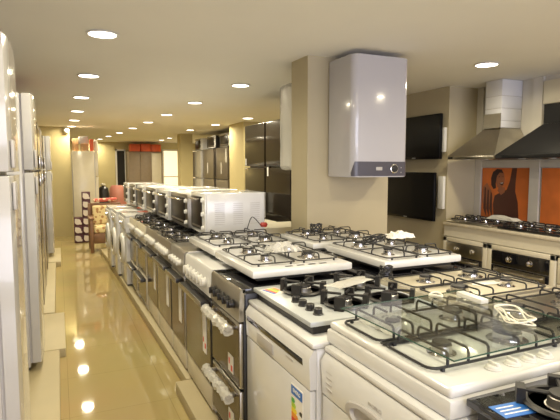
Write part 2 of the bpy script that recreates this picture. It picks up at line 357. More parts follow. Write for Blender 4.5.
# ------------------------------------------------------------------ hob parts
def fillet_rect(x0, x1, y0, y1, z, r=.025, n=4):
    pts = []
    for cx, cy, a0 in ((x1-r, y1-r, 0), (x0+r, y1-r, PI/2), (x0+r, y0+r, PI), (x1-r, y0+r, 3*PI/2)):
        for k in range(n+1):
            a = a0+PI/2*k/n; pts.append((cx+r*math.cos(a), cy+r*math.sin(a), z))
    return pts
def burner(t, x, y, z, r, cap='iron', base='chrome'):
    q = B().lathe([(r*1.45, 0), (r*1.45, .002), (r*1.05, .005), (r, .012), (r, .026), (r*.93, .028), (0, .028)], (x, y, z), n=22).put('burner', base, t)
    B().lathe([(r*.90, .0281), (r*.95, .031), (r*.90, .036), (0, .038)], (x, y, z), n=22).put('burner_cap', cap, q)
def grate(t, x0, x1, y0, y1, z, burners, r=.0042, h=.042, m='iron', bar=False, loops=True):
    b = B(); b.tube(fillet_rect(x0, x1, y0, y1, z+.012), r=r, closed=True)
    for fx, fy in ((x0+.03, y0), (x1-.03, y0), (x0+.03, y1), (x1-.03, y1)): b.lathe([(.006, 0), (.006, .010)], (fx, fy, z), n=6)
    for (bx, by) in burners:
        ins = .028
        for (sx, sy) in ((x0, by), (x1, by)):
            d = 1 if sx < bx else -1
            b.tube(smoothpath([(sx, sy, z+.012), (sx+d*.004, sy, z+h), (sx+d*.05, sy, z+h), (bx-d*ins, by, z+h)], 2), r=r)
        for sy in (y0, y1):
            d = 1 if sy < by else -1
            if abs(sy-by) < (y1-y0)*.5:
                b.tube(smoothpath([(bx, sy, z+.012), (bx, sy+d*.004, z+h), (bx, sy+d*.04, z+h), (bx, by-d*ins, z+h)], 2), r=r)
            
    if len(burners) == 2:
        ym = (y0+y1)/2; b.tube([(x0, ym, z+.012), (x1, ym, z+.012)], r=r)
        for (bx, by) in burners:
            d = 1 if by > ym else -1
            b.tube(smoothpath([(bx, ym, z+.012), (bx, ym+d*.004, z+h), (bx, ym+d*.03, z+h), (bx, by-d*.028, z+h)], 2), r=r)
    b.put('pan_support', m, t)
def knob(t, x, y, z, axis='z', m='black', r=.019, h=.022, sgn=1, ridge=True):
    b = B(); b.lathe([(r*1.15, 0), (r*1.15, sgn*.003), (r, sgn*.005), (r*.92, sgn*h), (r*.8, sgn*(h+.002)), (0, sgn*(h+.002))], (x, y, z), axis=axis, n=18)
    if ridge:
        a = sgn*h; w_ = .0045
        if axis == 'z': b.box(x-w_, x+w_, y-r*.85, y+r*.85, z+h*.8, z+h+.010, bev=.002)
        else: b.box(x-w_, x+w_, y+a-.009 if sgn < 0 else y+a, y+a if sgn < 0 else y+a+.009, z-r*.85, z+r*.85, bev=.002)
    return b.put('knob', m, t)
def lump_sheet(nx, ny, w, d, amp, seed, h0=0):
    rnd = random.Random(seed); bm = bmesh.new(); g = []
    for i in range(nx+1):
        row = []
        for j in range(ny+1):
            u, v = i/nx-.5, j/ny-.5; e = max(0, 1-4*max(u*u, v*v))
            row.append(bm.verts.new((u*w+rnd.uniform(-.3, .3)*w/nx, v*d+rnd.uniform(-.3, .3)*d/ny, h0*e**.5+rnd.uniform(0, amp)*(.3+e))))
        g.append(row)
    for i in range(nx):
        for j in range(ny):
            a, b, c, e = g[i][j], g[i+1][j], g[i+1][j+1], g[i][j+1]
            bm.faces.new((a, b, c)); bm.faces.new((a, c, e))
    return bm
def film(name, label, cat, loc, w, d, amp, seed, h0=0, m='film', rz=0, n=10):
    o = obj(name, lump_sheet(n, n, w, d, amp, seed, h0), m, ang=12); o.location = loc; o.rotation_euler = (0, 0, rz); return tag(o, label, cat)
# white / cream tabletop gas hob with rod supports; local front = -y
def rod_hob(label, x0, x1, y0, y1, z0, zt, tray='white', rz=0, front='y', knobs=None, kn_m='plastic_w', slots=0, rn=.036, group=None, r=.004, box_h=.03, th=.04, name='gas_hob', h=.042, dark_tray=False, supports=True):
    Wd, D = (x1-x0, y1-y0); t = thing(name, label, 'gas hob', ((x0+x1)/2, (y0+y1)/2, z0), 0, group)
    zt -= z0
    if zt > th: B().box(-Wd/2+.04, Wd/2-.04, -D/2+.04, D/2-.04, 0, zt-th+.002).put('underbox', 'black', t)
    B().box(-Wd/2, Wd/2, -D/2, D/2, zt-th, zt, bev=.009).put('tray', tray, t)
    my = .085 if knobs or slots else .025
    ya, yb = -D/2+my, D/2-.025
    B().prism([(-Wd/2+.03, ya-.012), (Wd/2-.03, ya-.012), (Wd/2-.03, yb+.008), (-Wd/2+.03, yb+.008)], zt-.001, zt+.0012).put('well', 'iron' if dark_tray else tray, t)
    cols = [(-Wd/2+.035, -.008), (.008, Wd/2-.035)]; zs = zt+.0012
    rr = [[rn*.75, rn], [rn*1.15, rn*.8]]
    for i, (xa, xb) in enumerate(cols):
        xm = (xa+xb)/2; bl = []
        for j, yy in enumerate((ya+(yb-ya)*.25, ya+(yb-ya)*.75)):
            burner(t, xm, yy, zs, rr[i][j]); bl.append((xm, yy))
        if supports: grate(t, xa, xb, ya, yb, zs, bl, r=r, h=h)
    if knobs:
        for kx in knobs: knob(t, kx, -D/2+.042, zt, m=kn_m, r=.021, h=.02)
    if slots:
        for i in range(slots): B().box(-.020, .020, -.009, .009, 0, .0015).put('knob_slot', 'black', t).location = (-.15+i*.065+.08, -D/2+.04, zt)
    return t
GR = 'white gas hobs set out on the appliances'
rod_hob('white four-burner hob touching the white mini oven, farther of the two by the aisle', .84, 1.42, 2.84, 3.47, .939, 1.0, slots=4, group=GR)
rod_hob('white four-burner hob with a plastic bag and dark knob slots, nearer by the aisle', .835, 1.40, 2.17, 2.80, .939, 1.0, slots=4, group=GR)
rod_hob('white four-burner hob right in front of the column foot', 1.50, 2.07, 2.80, 3.34, .939, 1.0, slots=0, group=GR)
rod_hob('white four-burner hob with crumpled white wrapping and a black cable in front of the column', 1.555, 2.09, 2.10, 2.74, .939, 1.0, slots=0, group=GR)
# big near white hob with white knobs
H = thing('gas_hob', 'large white four-burner hob with white knobs under a loose glass sheet, in the foreground', 'gas hob', (1.15, 1.1925, .871), 0, GR)
B().box(-.29, .29, -.3075, .3075, 0, .052, bev=.010).put('tray', 'white', H)
B().box(-.283, .283, -.300, .300, .050, .079, bev=.012, seg=3).put('raised_top', 'white', H)
def arch_grate(t, x0, x1, y0, y1, z, burners, r=.0043, h=.05, arches=(-.075, .075)):
    b = B(); b.tube(fillet_rect(x0, x1, y0, y1, z+.010, r=.03), r=r, closed=True)
    for (bx, by) in burners:
        for dx in arches:
            b.tube(smoothpath([(bx+dx, y0, z+.01), (bx+dx, y0, z+h), (bx+dx, y0+.03, z+h), (bx+dx, y1-.03, z+h), (bx+dx, y1, z+h), (bx+dx, y1, z+.01)], 2), r=r)
        for ys, d in ((y0, 1), (y1, -1)):
            b.tube(smoothpath([(bx, ys, z+.01), (bx, ys, z+h), (bx, ys+d*.03, z+h), (bx, by-d*.03, z+h)], 2), r=r)
    for fx in (x0+.04, x1-.04):
        for fy in (y0, y1): b.lathe([(.007, 0), (.007, .01)], (fx, fy, z), n=8)
    b.put('pan_support', 'iron', t)
for y0, y1, rr in ((-.205, .005, (.03, .044)), (.03, .245, (.04, .034))):
    ym = (y0+y1)/2
    for bx, r_ in zip((-.13, .14), rr): burner(H, bx, ym, .0792, r_)
    arch_grate(H, -.262, .262, y0, y1, .0792, [(-.13, ym), (.14, ym)])
B().box(-.26, .26, .008, .026, .085, .088).put('flat_bar', 'iron', H)
for kx in (-.085, -.012, .055, .12): knob(H, kx, -.25, .079, m='plastic_w', r=.020, h=.010)
# ------------------------------------------------------------------ hob E with chunky cast supports
def cast_hob(label, x0, x1, y0, y1, z0, zt, tray, burners, knobs, tab=.056, name='gas_hob', under=True, sticker=None):
    t = thing(name, label, 'gas hob', ((x0+x1)/2, (y0+y1)/2, z0)); cx, cy = (x0+x1)/2, (y0+y1)/2; zt -= z0
    if under: B().box(x0-cx+.02, x1-cx-.02, y0-cy+.02, y1-cy-.02, 0, zt-.020).put('underbox', 'black', t)
    B().box(x0-cx, x1-cx, y0-cy, y1-cy, zt-.020, zt, bev=.004).put('tray', tray, t)
    for (bx, by, r) in burners:
        bx -= cx; by -= cy; burner(t, bx, by, zt, r, cap='iron', base='steel_d')
        b = B(); R = r+.052
        b.lathe([(R, .004), (R+.006, .010), (R, .016), (R-.010, .016), (R-.010, .004)], (bx, by, zt), n=28)
        for k in range(4):
            a = PI/4+k*PI/2; ca, sa = math.cos(a), math.sin(a)
            b.tube([(bx+ca*(R+.012), by+sa*(R+.012), zt+tab-.008), (bx+ca*(r*.5), by+sa*(r*.5), zt+tab-.009)], r=.0055, n=6)
            px, py = bx+ca*(R+.006), by+sa*(R+.006)
            b.prism([(px-sa*.020+ca*.010, py+ca*.020+sa*.010), (px-sa*.020-ca*.010, py+ca*.020-sa*.010), (px+sa*.020-ca*.010, py-ca*.020-sa*.010), (px+sa*.020+ca*.010, py-ca*.020+sa*.010)], zt+.001, zt+tab)
        b.put('pan_support', 'iron', t)
    for (kx, ky) in knobs: knob(t, kx-cx, ky-cy, zt, m='black', r=.018, h=.024, ridge=False)
    return t
E_ = cast_hob('pale steel gas hob with black cast supports and four black knobs on the dishwasher', .825, 1.42, 1.555, 2.138, .877, .93, 'dish', [(1.00, 1.96, .036), (1.06, 1.70, .030), (1.28, 1.69, .036), (1.29, 1.96, .042)], [(.90, 1.83), (.90, 1.765), (.90, 1.70), (.90, 1.635)])
# colourful label on hob E
s = B().box(-.045, .045, -.055, .055, 0, .0015).put('sticker', 'paper', E_); s.location = (.885-1.1225, 2.03-1.8465, .0531); s.rotation_euler = (0, 0, .25)
for k, (c, dx) in enumerate((('blue', -.03), ('redp', -.015), ('yellow', .0), ('lime', .015), ('oran', .03))): B().box(dx-.006, dx+.006, -.05+.01*k, .045, .0016, .0022).put('sticker_stripe', c, s)
I_ = cast_hob('black glass gas hob with a blue sticker at the bottom right corner of the view', .90, 1.48, .38, .875, .862, .93, 'bglass', [(1.075, .745, .034), (1.32, .745, .034), (1.075, .50, .034), (1.32, .50, .036)], [(.95, .58), (.95, .52)], tab=.040)
s = B().box(-.05, .05, -.028, .028, 0, .0012).put('sticker', 'blue', I_, label='blue sticker with white lines'); s.location = (.96-1.19, .785-.6275, .0682); s.rotation_euler = (0, 0, -.1)
for k in range(3): B().box(-.04, .03-.01*k, -.016+.014*k, -.012+.014*k, .0013, .0018).put('print_line', 'paper', s)
# ------------------------------------------------------------------ cookers
def cooker(label, y0, y1, xf=.76, ztop=.93, z0=.081, panel='steel', door='brown', knobs=5, km='plastic_w', km_r=.020, handle='black', double=False, sticker=0, drawer=None, top='steel', burn=True, D=.60, rz=FACE_X, group=None, xc=None, lid=False, wrap=False, side='white', skirt=None):
    Wd = (y1-y0)-.008; Ht = ztop-z0; cx = xf+D/2 if xc is None else xc
    t = thing('cooker', label, 'cooker', (cx, (y0+y1)/2, z0), rz, group)
    B().box(-Wd/2, Wd/2, -D/2+.02, D/2, .0, Ht-.03, bev=.004).put('body', side, t)
    B().prism([(-D/2-.005, Ht-.165), (-D/2+.03, Ht-.165), (-D/2+.03, Ht-.008), (-D/2+.012, Ht-.008), (-D/2+.002, Ht-.02)], -Wd/2, Wd/2, axis='x').put('control_panel', panel, t)
    B().box(-Wd/2, Wd/2, -D/2+.012, D/2, Ht-.030, Ht-.006, bev=.004).put('cooktop', top, t)
    for k in range(knobs):
        kx = (-.5+(k+.8)/(knobs+.6))*Wd*.9
        knob(t, kx, -D/2-.004, Ht-.095, axis='y', m=km, r=km_r, h=.026, sgn=-1)
    zt = Ht-.175
    segs = [(.16, zt)] if not double else [(.33+.02, zt), (.06, .335)]
    for (za, zb) in segs:
        dr = B().box(-Wd/2+.004, Wd/2-.004, -D/2, -D/2+.02, za, zb, bev=.004).put('oven_door', panel if double else ('black' if door == 'brown' else panel), t)
        B().box(-Wd/2+.012, Wd/2-.012, -D/2-.0025, -D/2-.0002, za+.012, zb-.018).put('door_glass', door, dr)
        hb = B()
        hb.tube([(-Wd/2+.05, -D/2-.042, zb-.035), (Wd/2-.05, -D/2-.042, zb-.035)], r=.011, n=10)
        for sx in (-1, 1): hb.box(sx*(Wd/2-.07)-.014, sx*(Wd/2-.07)+.014, -D/2-.042, -D/2-.001, zb-.045, zb-.025, bev=.003)
        if handle == 'slab':
            hb = B().box(-Wd/2+.03, Wd/2-.03, -D/2-.05, -D/2-.002, zb-.05, zb-.018, bev=.006)
        h_ = hb.put('handle', 'black' if handle in ('slab', 'black') else handle, dr)
        if handle == 'slab': B().box(-Wd/2+.032, Wd/2-.032, -D/2-.054, -D/2-.050, zb-.05, zb-.018, bev=.0015).put('handle_edge', 'steel', h_)
        if wrap:
            bm = bmesh.new(); rnd = random.Random(3)
            for k in range(17):
                pass
            tube(bm, [(-Wd/2+.03+k*(Wd-.06)/22, -D/2-.044+rnd.uniform(-.003, .003), zb-.038+rnd.uniform(-.004, .004)) for k in range(23)], r=.026, n=8)
            for v in bm.verts: v.co += Vector((0, rnd.uniform(-.006, .003), rnd.uniform(-.006, .006)))
            obj('handle_wrap', bm, 'film', h_, label='crumpled clear plastic wrapped on the handle', ang=10)
        if sticker:
            B().box(Wd/2-.17, Wd/2-.09, -D/2-.0045, -D/2-.003, za+(.04 if double else .16), za+(.13 if double else .16+(zb-za)*.55)).put('sticker', 'paper', dr)
            if sticker > 1:
                [B().box(Wd/2-a_, Wd/2-b_, -D/2-.0052, -D/2-.0046, za+c_-(.06 if double else -.08), za+d_-(.06 if double else -.08)).put('sticker_print', 'redp', dr) for a_, b_, c_, d_ in ((.16, .14, .14, .17), (.125, .10, .11, .14))]
    if not double: B().box(-Wd/2+.004, Wd/2-.004, -D/2+.002, -D/2+.02, .02, .155, bev=.004).put('drawer_front', drawer or panel, t)
    if burn:
        zs = Ht-.006
        for i, (xa, xb) in enumerate(((-Wd/2+.03, -.006), (.006, Wd/2-.03))):
            xm = (xa+xb)/2; bl = []
            for j, yy in enumerate((-.14, .12)):
                burner(t, xm, yy, zs, (.03, .04)[(i+j) % 2]); bl.append((xm, yy))
            grate(t, xa, xb, -D/2+.06, D/2-.05, zs, bl, h=.036)
    return t
GC = 'freestanding cookers along the aisle'
cooker('stainless steel double oven with two plastic-wrapped handles and black knobs', 2.145, 2.62, ztop=.93, panel='steel', door='brown_l', knobs=5, km='black', handle='steel', double=True, sticker=2, top='bglass', burn=False, wrap=True, group=GC, side='black')
cooker('white cooker with white wrapped knobs and a dark oven door with stickers', 2.63, 3.24, panel='white', door='brown', knobs=6, km='plastic_w', km_r=.026, handle='slab', sticker=2, drawer='cream', top='white', burn=False, group=GC)
cooker('grey steel cooker squeezed beside the white cooker, partly under the hob', 3.27, 3.705, panel='steel_d', door='brown_l', knobs=4, handle='slab', sticker=1, drawer='cream', group=GC, side='steel_d', burn=False)
cooker('grey cooker with wrapped knobs and one long paper label on its oven door', 3.715, 4.275, panel='steel', door='brown', knobs=6, km_r=.024, handle='slab', sticker=1, drawer='cream', group=GC, side='steel_d', top='bglass')
cooker('grey cooker with cream knobs standing fourth behind the stainless double oven', 4.285, 4.84, panel='steel', door='brown_l', knobs=6, km_r=.024, handle='slab', sticker=1, drawer='cream', group=GC, side='steel_d', top='bglass')
cooker('cream double oven with two stacked black handles, nearer of two', 4.85, 5.40, xf=.75, panel='cream', door='brown_l', knobs=6, km_r=.022, handle='slab', double=True, group=GC, top='bglass')
cooker('cream double oven with two stacked black handles beside the washing machines', 5.41, 5.93, xf=.74, panel='cream', door='brown_l', knobs=6, km_r=.022, handle='slab', double=True, group=GC, top='bglass')
# second row, facing away from the aisle
cooker('dark-topped cooker hidden under the white hob with the black cable', 2.13, 2.74, xc=1.80, ztop=.925, rz=PI/2, z0=0, panel='steel_d', top='bglass', group='cookers in the second row', burn=False, D=.66)
cooker('white cooker carrying the white hob in front of the column', 2.76, 3.34, xc=1.80, ztop=.925, rz=PI/2, z0=0, panel='white', top='white', group='cookers in the second row', burn=False, D=.60)
def big_top(label, x0, x1, y0, y1, zt, m, m2):
    t = thing('cooker', label, 'cooker', ((x0+x1)/2, (y0+y1)/2, 0), 0, 'cookers in the second row'); w_, d_ = x1-x0, y1-y0
    B().box(-w_/2+.01, w_/2-.01, -d_/2+.01, d_/2-.01, 0, zt-.032, bev=.004).put('body', m2, t)
    B().box(-w_/2, w_/2, -d_/2, d_/2, zt-.03, zt, bev=.006).put('cooktop', m, t)
    B().tube(fillet_rect(-w_/2+.006, w_/2-.006, -d_/2+.006, d_/2-.006, zt+.002, r=.012), r=.005, closed=True).put('rim', 'steel', t)
    for sx in (-1, 1):
        xa, xb = sorted((sx*.006, sx*(w_/2-.04))); bl = []
        for i, y in enumerate((-d_*.22, d_*.22)):
            xm = (xa+xb)/2; burner(t, xm, y, zt, (.042, .034, .03, .045)[(sx+1)+i]); bl.append((xm, y))
    for ys, ye in ((-d_/2+.03, -.008), (.008, d_/2-.03)): arch_grate(t, -w_/2+.03, w_/2-.04, ys, ye, zt, [(-w_*.22, (ys+ye)/2), (w_*.22, (ys+ye)/2)], h=.038, arches=(.085,))
    return t
F_ = big_top('cream-topped steel cooker with four burners behind the loose glass sheet', 1.535, 2.22, 1.59, 2.125, .905, 'cream', 'white')
G_ = big_top('steel-topped cooker with black supports at the right edge beside the near hob', 1.535, 2.22, 1.00, 1.575, .895, 'steel', 'steel_d')
tag(B().box(1.50, 2.10, 3.98, 4.40, 0, .96, bev=.006).put('display_cabinet', 'creampaint'), 'low cream cabinet behind the column beyond the hobs', 'cabinet')
# ------------------------------------------------------------------ dishwashers
def dishwasher(label, y0, y1, xf, ztop, strip):
    Wd = y1-y0; D = .6; Ht = ztop-.081; t = thing('dishwasher', label, 'dishwasher', (xf+D/2, (y0+y1)/2, .081), FACE_X, 'white dishwashers in the foreground')
    B().box(-Wd/2, Wd/2, -D/2+.03, D/2, .06, Ht-.022, bev=.004).put('body', 'white', t)
    B().box(-Wd/2, Wd/2, -D/2+.012, D/2, Ht-.022, Ht, bev=.008).put('top_panel', 'white', t)
    B().box(-Wd/2+.03, Wd/2-.03, -D/2+.06, -D/2+.08, 0, .06).put('toe_kick', 'grey_p', t)
    B().box(-Wd/2+.002, Wd/2-.002, -D/2+.004, -D/2+.028, .09, Ht-.175, bev=.006).put('door', 'white', t)
    pn = B().prism([(-D/2+.004, Ht-.17), (-D/2+.03, Ht-.17), (-D/2+.03, Ht-.025), (-D/2+.018, Ht-.025), (-D/2-.001, Ht-.055)], -Wd/2+.002, Wd/2-.002, axis='x').put('control_panel', 'white', t)
    if strip:
        B().box(-Wd/2+.015, Wd/2-.055, -D/2-.0005, -D/2+.004, Ht-.095, Ht-.070, bev=.001).put('display_strip', 'bglass', pn)
        hs = B().box(-Wd/2+.15, -Wd/2+.32, -D/2-.003, -D/2+.006, Ht-.158, Ht-.108, bev=.006).put('handle', 'grey_p', pn)
        B().box(Wd/2-.20, Wd/2-.14, -D/2-.0003, -D/2+.004, Ht-.112, Ht-.106).put('print_mark', 'grey_p', pn)
        st = B().box(Wd/2-.155, Wd/2-.055, -D/2+.0015, -D/2+.0038, Ht-.42, Ht-.20).put('energy_label', 'paper', t)
        B().box(Wd/2-.152, Wd/2-.058, -D/2+.0008, -D/2+.0014, Ht-.24, Ht-.205).put('label_header', 'blue', st)
        text('ENERG', .020, 'paper', st, (Wd/2-.105, -D/2+.0004, Ht-.222), (PI/2, 0, 0))
        for k, c in enumerate(('green', 'lime', 'yellow', 'oran', 'redp')):
            z = Ht-.262-k*.019; x0_ = Wd/2-.149
            B().prism([(x0_, z-.009), (x0_+.022+.009*k, z-.009), (x0_+.030+.009*k, z), (x0_+.022+.009*k, z+.009), (x0_, z+.009)], -D/2+.0008, -D/2+.0014, axis='y').put('rating_bar', c, st)
        B().prism([(Wd/2-.084, Ht-.29), (Wd/2-.076, Ht-.282), (Wd/2-.060, Ht-.282), (Wd/2-.060, Ht-.298), (Wd/2-.076, Ht-.298)], -D/2+.0008, -D/2+.0014, axis='y').put('rating_arrow', 'black', st)
    else:
        text('PROFILO', .017, 'grey_p', pn, (.03, -D/2-.0004, Ht-.078), (PI/2, 0, 0))
        for k in range(4): B().box(-Wd/2+.035, -Wd/2+.075, -D/2-.0004, -D/2+.004, Ht-.080-k*.020, Ht-.078-k*.020).put('print_mark', 'grey_p', pn)
        bm = bmesh.new(); lathe(bm, [(.115, .0), (.108, -.010), (.085, -.012), (.080, .002)], (.02, -D/2+.002, Ht-.145), axis='y', n=36)
        for v in list(bm.verts): v.co.z = (v.co.z-(Ht-.145))*.42+(Ht-.142); v.co.x = (v.co.x-.02)*1.3+.02
        obj('handle', bm, 'grey_p', pn)
        B().box(Wd/2-.14, Wd/2-.08, -D/2-.0005, -D/2+.004, Ht-.105, Ht-.085, bev=.001).put('button', 'plastic_w', pn)
    return t
dishwasher('white dishwasher with a black display strip and an energy label', 1.485, 2.135, .785, .876, True).location.z = .081
dishwasher('white dishwasher with printed lettering in the foreground under the large white hob', .885, 1.475, .825, .87, False)
dishwasher('white dishwasher under the black glass hob, mostly below the view', .26, .875, .90, .86, False)
# ------------------------------------------------------------------ washing machines
def washer(label, y0, y1, xf, z0=.081):
    Wd = y1-y0-.01; D = .55; Ht = .85; t = thing('washing_machine', label, 'washing machine', (xf+D/2, (y0+y1)/2, z0), FACE_X, 'white washing machines beyond the cookers')
    B().box(-Wd/2, Wd/2, -D/2, D/2, .02, Ht-.03, bev=.012).put('body', 'white', t)
    B().box(-Wd/2, Wd/2, -D/2-.002, D/2, Ht-.03, Ht, bev=.01).put('top_panel', 'white', t)
    B().box(-Wd/2+.02, Wd/2-.02, -D/2+.01, D/2-.02, 0, .02).put('feet', 'black', t)
    B().box(-Wd/2+.01, Wd/2-.01, -D/2-.012, -D/2, Ht-.16, Ht-.04, bev=.005).put('control_panel', 'plastic_w', t)
    knob(t, .05, -D/2-.012, Ht-.10, axis='y', m='chrome', r=.03, sgn=-1)
    B().box(-Wd/2+.03, -.06, -D/2-.016, -D/2-.012, Ht-.14, Ht-.06, bev=.002).put('detergent_drawer', 'white', t)
    dr = B().lathe([(.19, 0), (.185, -.02), (.165, -.035), (.135, -.038), (.13, -.01), (.13, 0)], (0, -D/2, .42), axis='y', n=36).put('door_ring', 'plastic_w', t)
    B().lathe([(.13, -.012), (.12, -.030), (.08, -.045), (0, -.05)], (0, -D/2, .42), axis='y', n=30).put('door_glass', 'bglass', dr)
washer('white front-loading washing machine next to the cream double oven', 5.98, 6.58, .70)
washer('white front-loading washing machine in the middle of the three', 6.60, 7.19, .665)
washer('white front-loading washing machine nearest the armchair', 7.21, 7.80, .64)
# ------------------------------------------------------------------ mini ovens on the cookers
def mini_oven(label, xf, y0, y1, z0, z1, D=.46, frame='white', side='white', rz=FACE_X, group='mini ovens on the cookers', kn=3, xc=None, yc=None):
    Wd = y1-y0; Ht = z1-z0
    t = thing('mini_oven', label, 'mini oven', (xf+D/2 if xc is None else xc, (y0+y1)/2 if yc is None else yc, z0), rz, group)
    B().box(-Wd/2, Wd/2, -D/2+.012, D/2, .015, Ht, bev=.008).put('casing', side, t)
    f = B()
    for sx in (-1, 1):
        for sy in (-1, 1): f.lathe([(.012, 0), (.014, .016)], (sx*(Wd/2-.04), sy*(D/2-.05), 0), n=8)
    f.put('feet', 'black', t)
    B().box(-Wd/2, Wd/2, -D/2, -D/2+.014, .018, Ht-.002, bev=.004).put('front_frame', frame, t)
    dr = B().box(-Wd/2+.02, Wd/2-.085, -D/2-.006, -D/2-.001, .045, Ht-.03, bev=.002).put('door', 'ovenglass', t)
    hb = B().tube([(-Wd/2+.05, -D/2-.035, Ht-.05), (Wd/2-.135, -D/2-.035, Ht-.05)], r=.007, n=8)
    for x in (-Wd/2+.06, Wd/2-.145): hb.tube([(x, -D/2-.035, Ht-.05), (x, -D/2-.005, Ht-.05)], r=.005)
    hb.put('handle', 'chrome', dr)
    B().box(-Wd/2+.05, Wd/2-.13, -D/2-.0065, -D/2-.0062, .06, .075).put('door_trim', 'steel', dr)
    for k in range(kn): knob(t, Wd/2-.045, -D/2, .065+k*(Ht-.12)/(kn-1), axis='y', m='plastic_w', r=.018, h=.012, sgn=-1)
    # louvres punched in the side facing the camera
    if side == 'white' and Wd > .3:
        for c in (-.13, .02, .16):
            v = B()
            for k in range(11): v.box(Wd/2-.0005, Wd/2+.0018, c-.04, c+.04, .09+k*.016, .0935+k*.016)
            v.put('vent_louvres', 'grey_p', t)
    return t
mini_oven('white mini oven with louvred side panel, nearest of the row on the cookers', 1.005, 3.61, 4.03, .966, 1.30, D=.49)
for i, (xf, y0, y1, fr, sd, lb) in enumerate([
    (.985, 4.08, 4.74, 'steel', 'steel_d', 'silver mini oven second in the row behind the white one'),
    (.965, 4.79, 5.35, 'white', 'white', 'white framed mini oven with wrapped knobs, third in the row'),
    (.950, 5.40, 6.00, 'steel', 'steel_d', 'grey mini oven with a column of pale knobs, fourth in the row'),
    (.935, 6.05, 6.65, 'white', 'white', 'white mini oven fifth in the row on the double oven'),
    (.92, 6.70, 7.25, 'steel_d', 'black', 'dark mini oven sixth in the row on a washing machine'),
    (.90, 7.30, 7.78, 'white', 'white', 'white mini oven last in the row on the far washing machine')]):
    mini_oven(lb, xf, y0, y1, .964, 1.268, frame=fr, side=sd, D=.44)
for i, (x, y, lb) in enumerate([(1.75, 5.0, 'white mini oven in the back row closest to the dark refrigerators'), (1.70, 5.75, 'white mini oven in the middle of the back row'), (1.68, 6.5, 'white mini oven in the back row near its far end')]):
    mini_oven(lb, 0, 0, .5, .953, 1.235, xc=x, yc=y, group='mini ovens in the back row')
tag(B().box(1.47, 2.0, 4.5, 7.9, 0, .95, bev=.01).put('display_counter', 'creampaint'), 'long cream counter carrying the back row of mini ovens', 'counter')
# ------------------------------------------------------------------ dark refrigerators behind
f_ = fridge('refrigerator', 'tall glossy black two-door refrigerator beside the column', 'refrigerator', (2.48, 4.79, 0), FACE_X, .63, .70, 2.0, 1.5, m='dark_f', handles=False, bow=False, group='black refrigerators', gap='black')
B().box(-.27, -.24, -.3535, -.3522, 1.40, 1.50).put('sticker', 'paper', f_)
f_ = fridge('refrigerator', 'tall glossy black two-door refrigerator farther from the column', 'refrigerator', (2.47, 5.44, 0), FACE_X, .62, .70, 2.0, 1.5, m='dark_f', handles=False, bow=False, group='black refrigerators', gap='black')
B().box(-.29, -.26, -.3535, -.3522, 1.52, 1.60).put('sticker', 'paper', f_)
# grey refrigerators far away with ovens on top
f_ = fridge('refrigerator', 'grey steel refrigerator next to the yellow column, nearer of the pair', 'refrigerator', (3.68, 10.55, 0), FACE_X, .86, .70, 1.93, 1.22, m='inox_f', handles=False, bow=False, group='grey refrigerators at the back')
B().box(-.05, .0, -.3535, -.3522, 1.35, 1.60).put('sticker', 'paper', f_)
B().box(.30, .36, -.3535, -.3522, 1.6, 1.9).put('sticker', 'paper', f_)
f_ = fridge('refrigerator', 'grey steel refrigerator farther from the yellow column, next to the white one', 'refrigerator', (3.64, 11.5, 0), FACE_X, .90, .70, 1.93, 1.22, m='inox_f', handles=False, bow=False, group='grey refrigerators at the back')
B().box(-.05, .0, -.3535, -.3522, 1.35, 1.60).put('sticker', 'paper', f_)
fridge('refrigerator', 'white refrigerator at the back next to the grey pair', 'refrigerator', (3.60, 12.42, 0), FACE_X, .80, .70, 1.90, 1.22, m='fridge', handles=False, bow=False)
mini_oven('small dark oven on the nearer grey refrigerator by the yellow column', 3.4, 10.2, 10.9, 1.932, 2.25, D=.4, frame='steel_d', side='black', group='small ovens on the far refrigerators')
mini_oven('small white-framed oven on the farther grey refrigerator', 3.36, 11.1, 11.8, 1.932, 2.24, D=.4, frame='white', side='black', group='small ovens on the far refrigerators')
mini_oven('small white oven on the white refrigerator at the back', 3.3, 12.1, 12.7, 1.902, 2.22, D=.4, frame='white', side='white', group='small ovens on the far refrigerators')
# ------------------------------------------------------------------ far end
t = thing('wardrobe_unit', 'grey-brown tall cabinet with sliding doors under orange cartons at the far end', 'cabinet', (2.70, 17.0, 0))
B().box(-.56, .62, 0, .5, 0, 2.02, bev=.01).put('carcass', 'wardrobe', t)
for x0, x1 in ((-.52, -.19), (-.17, .16)): B().box(x0, x1, -.02, 0, .05, 1.96, bev=.004).put('door', 'wardrobe', t)
B().box(.2, .52, -.02, 0, .05, 1.96, bev=.004).put('door', 'creampaint', t, label='pale framed door')
for i, x in enumerate((2.36, 2.71, 3.05)):
    tag(B().box(x-.16, x+.16, 16.95, 17.3, 2.023, 2.26+.015*(i % 2), bev=.004).put('carton_box', 'orange'), ('left', 'middle', 'right')[i]+' orange carton on the grey-brown cabinet at the far end', 'box', 'orange cartons on the far cabinet')
tag(B().box(1.12, 1.9, 8.6, 9.3, 0, .93, bev=.01).put('display_counter', 'plastic_w'), 'white counter beyond the last washing machine', 'counter')
for i, (x, y, m) in enumerate(((1.32, 8.8, 'orange'), (1.52, 8.85, 'pwhite'))):
    tag(B().box(x-.08, x+.08, y-.08, y+.08, .932, 1.16, bev=.004).put('carton_box', m), ('orange carton on the white counter behind the mini ovens', 'pale carton beside the orange one on the white counter')[i], 'box')
t = thing('tub_chair', 'salmon pink tub chair near the far door', 'chair', (1.38, 13.2, 0))
B().lathe([(.0, .25), (.18, .25), (.21, .40), (.22, .70), (.20, .96), (.15, 1.03), (.12, .98), (.16, .6), (.0, .5)], n=24).put('shell', 'pink', t)
B().lathe([(.2, 0), (.2, .02), (.03, .05), (.03, .25), (0, .25)], n=18).put('base', 'steel', t)
t = thing('vacuum_cleaner', 'dark upright appliance standing beside the beige refrigerator', 'appliance', (.96, 12.3, 0))
